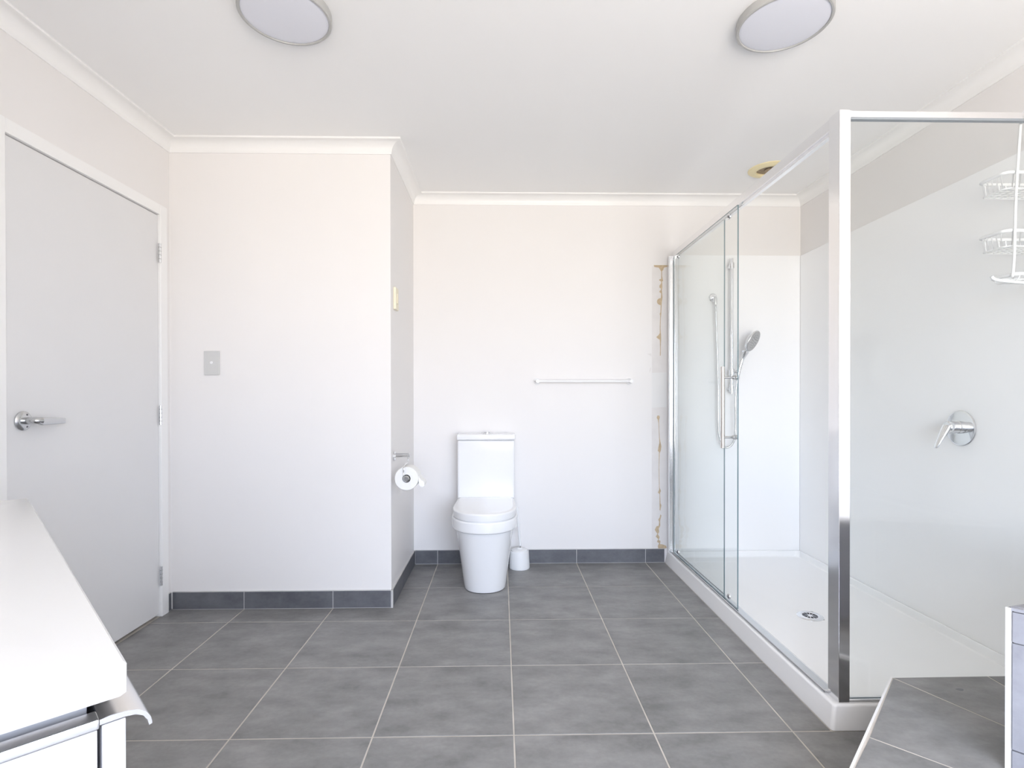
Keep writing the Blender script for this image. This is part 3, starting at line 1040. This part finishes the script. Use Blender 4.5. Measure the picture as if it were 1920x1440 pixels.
obj('hook_bar', tube(smooth_path([(1.655, 1.80, 1.486), (1.662, 1.80, 1.478), (1.68, 1.80, 1.472), (1.74, 1.80, 1.466), (1.82, 1.80, 1.462), (1.90, 1.80, 1.466), (1.935, 1.80, 1.472), (1.945, 1.80, 1.484)], 5), .005, 10), 'white_plastic', cd, True, 60)

# ------------------------------------------------------------------ bath step and bath
ZST = .18
eA = Vector((1.252, 1.708))
eD = Vector((.697, .717)).normalized()
eS = Vector((.782, 1.223))
Q = Vector((1.565, .925))
R = Vector((1.316, .680))
step_poly = [(eA.x, eA.y), (eS.x, eS.y), (R.x, R.y), (Q.x, Q.y), (BX.x, BX.y), (BXN.x, BXN.y), (BXN.x, 1.712)]
st = empty('bath_step', (1.2, 1.3, 0), 'low grey tiled step in front of the bath, edged with white trim', 'step')
obj('step_body', prism(step_poly, .002, ZST - .0008), 'grout', st)
tiles = [
    [(1.2525, 1.709), (1.425, 1.342), (1.5635, 1.383), (1.5638, 1.711)],
    [(1.5638, 1.711), (1.5635, 1.383), (BXN.x, BXN.y), (BXN.x, 1.711)],
    [(1.252, 1.708), (.971, 1.411), (1.14, 1.240), (BX.x, BX.y), (1.425, 1.342)],
    [(.971, 1.411), (eS.x, eS.y), (R.x, R.y), (Q.x, Q.y), (BX.x, BX.y), (1.14, 1.240)],
]
for t in tiles:
    obj('tile', prism(offset_poly(t, .0028), ZST - .008, ZST), 'floor_tile', st)
obj('tile_chip', prism([(1.408 + .011 * math.cos(a) * (1 + .2 * math.sin(3 * a)), 1.633 + .007 * math.sin(a)) for a in [2 * PI * k / 12 for k in range(12)]], ZST - .0005, ZST + .0004), 'fixing_dark', st)
en = Vector((-eD.y, eD.x))
pe = [eA + eD * .004, eS, eS + en * .005, eA + eD * .004 + en * .005]
obj('edge_trim', prism([(p.x, p.y) for p in pe], .01, ZST + .001), 'caulk', st)


def face_tiles(root, p, q, zs, nrm, joints, m):
    p, q, nv = Vector(p), Vector(q), Vector(nrm)
    d = (q - p).normalized()
    L = (q - p).length
    js = [0] + [j for j in joints if .02 < j < L - .02] + [L]
    for a, b in zip(js, js[1:]):
        for z0, z1 in zip(zs, zs[1:]):
            c = [p + d * (a + .0018), p + d * (b - .0018)]
            pl = [(c[0].x, c[0].y), (c[1].x, c[1].y), (c[1].x + nv.x * .008, c[1].y + nv.y * .008), (c[0].x + nv.x * .008, c[0].y + nv.y * .008)]
            obj('tile', prism(pl, z0 + .0018, z1 - .0018), m, root)


face_tiles(st, eS + en * -.003, eA + en * -.003, [.004, ZST - .010], en, [.18], 'floor_tile')
dR = (R - eS).normalized()
face_tiles(st, R, eS, [.004, ZST - .010], (-.70, -.71), [.33], 'floor_tile')

ZB = .573
bath_poly = [(BX.x, BX.y), (XR - .003, BX.y - (XR - .003 - BX.x) * 1.0), (BXN.x, BXN.y)]
bs_ = empty('bath_surround', (1.65, 1.3, 0), 'grey tiled bath surround with white edge trim beside the shower', 'bath surround')
inner = offset_poly(bath_poly, .026)
body = bmesh.new()
for i in range(3):
    j = (i + 1) % 3
    o_ = offset_poly(bath_poly, .009)
    i_ = offset_poly(bath_poly, .024)
    add_prism(body, [o_[i], o_[j], i_[j], i_[i]], .003, ZB - .02)
for i in range(3):
    j = (i + 1) % 3
    o_ = offset_poly(bath_poly, .009)
    add_prism(body, [o_[i], o_[j], inner[j], inner[i]], ZB - .02, ZB - .006)
obj('surround_body', body, 'grout_light', bs_)
nSW = Vector((-.7071, -.7071))
p_se = Vector(bath_poly[1])
off = Vector((.7071, .7071)) * .009
dse = (p_se - BX).normalized()
face_tiles(bs_, BX + off + dse * .011, p_se + off - dse * .01, [.004, .232, .490, ZB - .008], nSW, [.45, .9], 'bath_tile')
nNW = Vector((-(BXN - BX).normalized().y, (BXN - BX).normalized().x))
dnw = (BXN - BX).normalized()
face_tiles(bs_, BX - nNW * .009 + dnw * .011, BXN - dnw * .01 - nNW * .009, [ZST + .001, .232, .490, ZB - .008], nNW, [.3], 'bath_tile')
for i in range(3):
    j = (i + 1) % 3
    q = [bath_poly[i], bath_poly[j], inner[j], inner[i]]
    obj('tile', prism(offset_poly(q, .0025), ZB - .007, ZB), 'bath_tile', bs_)
cr = [BX + dse * .010, BX, BX + dnw * .010, BX + dnw * .010 - nNW * .008, BX + dse * .010 - nSW * .008]
obj('corner_trim', prism([(p.x, p.y) for p in cr], .003, ZB), 'caulk', bs_)
tub = empty('bathtub', (1.75, 1.3, .2), 'white bathtub set into the grey tiled surround', 'bathtub')


def ring3(poly, z, sub=6):
    out = []
    k = len(poly)
    for i in range(k):
        a, b = Vector(poly[i]), Vector(poly[(i + 1) % k])
        for s in range(sub):
            t = s / sub
            q_ = a.lerp(b, t)
            out.append((q_.x, q_.y, z))
    return out


obj('tub_shell', loft([ring3(offset_poly(bath_poly, d), z) for d, z in ((.020, ZB + .0005), (.020, ZB + .006), (.026, ZB + .010), (.10, ZB + .010), (.11, ZB + .002), (.125, ZB - .05), (.16, .30), (.19, .24), (.23, .225))], True, True), 'acrylic', tub, True, 50)

# ------------------------------------------------------------------ vanity
VW, VD, ZV = 1.09, .45, .85
va = empty('vanity_cabinet', V3(.5, .2, 0), 'white angled vanity cabinet with curled metal drawer pulls', 'vanity')


def vbox(name, u0, u1, v0, v1, z0, z1, m, parent, bev=.0012):
    pl = [(u0, v0), (u1, v0), (u1, v1), (u0, v1)]
    return obj(name, prism(pl, z0, z1, V3, bev), m, parent, bool(bev), 40)


vbox('carcass_side', .034, .050, .024, VD, .12, .8195, 'cabinet_white', va)
vbox('carcass_side', VW - .021, VW - .005, .024, VD, .12, .8195, 'cabinet_white', va)
vbox('carcass_back', .050, VW - .021, VD - .012, VD, .12, .8195, 'cabinet_white', va)
vbox('carcass_floor', .050, VW - .021, .024, VD - .012, .12, .136, 'cabinet_white', va)
vbox('carcass_rail', .050, VW - .021, .024, .04, .74, .8195, 'cabinet_white', va)
vbox('end_panel', .002, .019, .021, VD, .02, .7985, 'cabinet_white', va)
vbox('end_strip', .0005, .0195, .0195, VD, .7988, .808, 'aluminium', va, .002)
vbox('plinth', .03, VW - .02, .07, VD, .0, .12, 'dark_gap', va)
for c in range(2):
    ua, ub = .002 + c * .545, .002 + (c + 1) * .545 - .003
    for z0, z1 in ((.475, .803), (.13, .455)):
        fr_ = vbox('drawer', ua, ub, .001, .018, z0, z1 - .002, 'cabinet_white', va)
        pr = [(.0195, z1 + .0035), (.012, z1 + .0045), (.0, z1 + .0035), (-.008, z1 + .0015), (-.014, z1 - .003), (-.0175, z1 - .009), (-.0185, z1 - .015), (-.0160, z1 - .016),
              (-.0150, z1 - .011), (-.0115, z1 - .0055), (-.006, z1 - .0022), (.002, z1 - .001), (.0195, z1 - .001)]
        t = bmesh.new()
        add_prism(t, pr, ua, ub, lambda v, z, u: V3(u, v, z))
        obj('pull', t, 'aluminium', fr_, True, 50)
wt = empty('washbasin', V3(.5, .2, .82), 'thick glossy white vanity top with a moulded basin', 'washbasin')
ou_, in_ = [(0, 0), (VW, 0), (VW, VD), (0, VD)], None


def vring(u0, u1, v0, v1, z, r):
    return [V3(p[0], p[1], p[2]) for p in rect(u0, u1, v0, v1, z, r, 4)]


secs = [vring(.26, .84, .11, .40, .8205, .05), vring(.003, VW - .003, .003, VD, .8205, .003), vring(0, VW, 0, VD, .8235, .004), vring(0, VW, 0, VD, .8475, .004), vring(.0025, VW - .0025, .0025, VD - .001, .85, .004),
        vring(.25, .85, .10, .39, .85, .06), vring(.256, .844, .106, .384, .846, .06), vring(.28, .82, .13, .36, .77, .07), vring(.33, .77, .17, .32, .745, .06)]
b = loft(secs, False, True)
obj('slab', b, 'worktop_white', wt, True, 35)
obj('basin_waste', lathe([(0, .004), (.018, .004), (.022, .001), (.022, 0), (0, 0)], V3(.55, .25, .745), seg=20), 'chrome', wt, True, 40)

# ------------------------------------------------------------------ ceiling fittings
for (x, y, r, lb) in ((-.722, 1.845, .149, 'round flat ceiling lamp nearer the door, switched off'), (.973, 1.85, .153, 'round flat ceiling lamp nearer the shower, switched off')):
    cl_ = empty('ceiling_lamp', (x, y, H), lb, 'ceiling lamp', 'pair of round ceiling lamps')
    obj('ring', lathe([(r * .6, 0), (r - .001, 0), (r, .003), (r, .026), (r - .003, .029), (r - .009, .029), (r - .011, .026), (r - .011, .018), (r * .6, .018)], (x, y, H), (0, 0, -1), 56), 'lamp_ring', cl_, True, 35)
    obj('diffuser', lathe([(r - .0112, .020), (r - .0112, .025), (r - .02, .0275), (r * .6, .030), (r * .3, .031), (0, .0315)], (x, y, H), (0, 0, -1), 56), 'lamp_diffuser', cl_, True, 40)
vc = (1.538, 3.085, H)
ve = empty('extractor_vent', vc, 'yellowed round extractor vent with a brown grille in the ceiling over the shower', 'vent')
obj('vent_ring', lathe([(.068, .0), (.113, .0), (.113, .004), (.104, .010), (.085, .014), (.072, .014), (.068, .010)], vc, (0, 0, -1), 44, True), 'yellowed_plastic', ve, True, 50)
obj('vent_throat', lathe([(0, .001), (.070, .001), (.070, -.0005), (0, -.0005)], vc, (0, 0, -1), 36), 'brown_grille', ve)
obj('vent_disc', lathe([(0, .008), (.022, .008), (.026, .006), (.026, .004), (0, .004)], vc, (0, 0, -1), 32), 'brown_grille', ve, True, 40)
obj('vent_stem', lathe([(0, 0), (.01, 0), (.01, .007), (0, .007)], vc, (0, 0, -1), 12), 'brown_grille', ve)
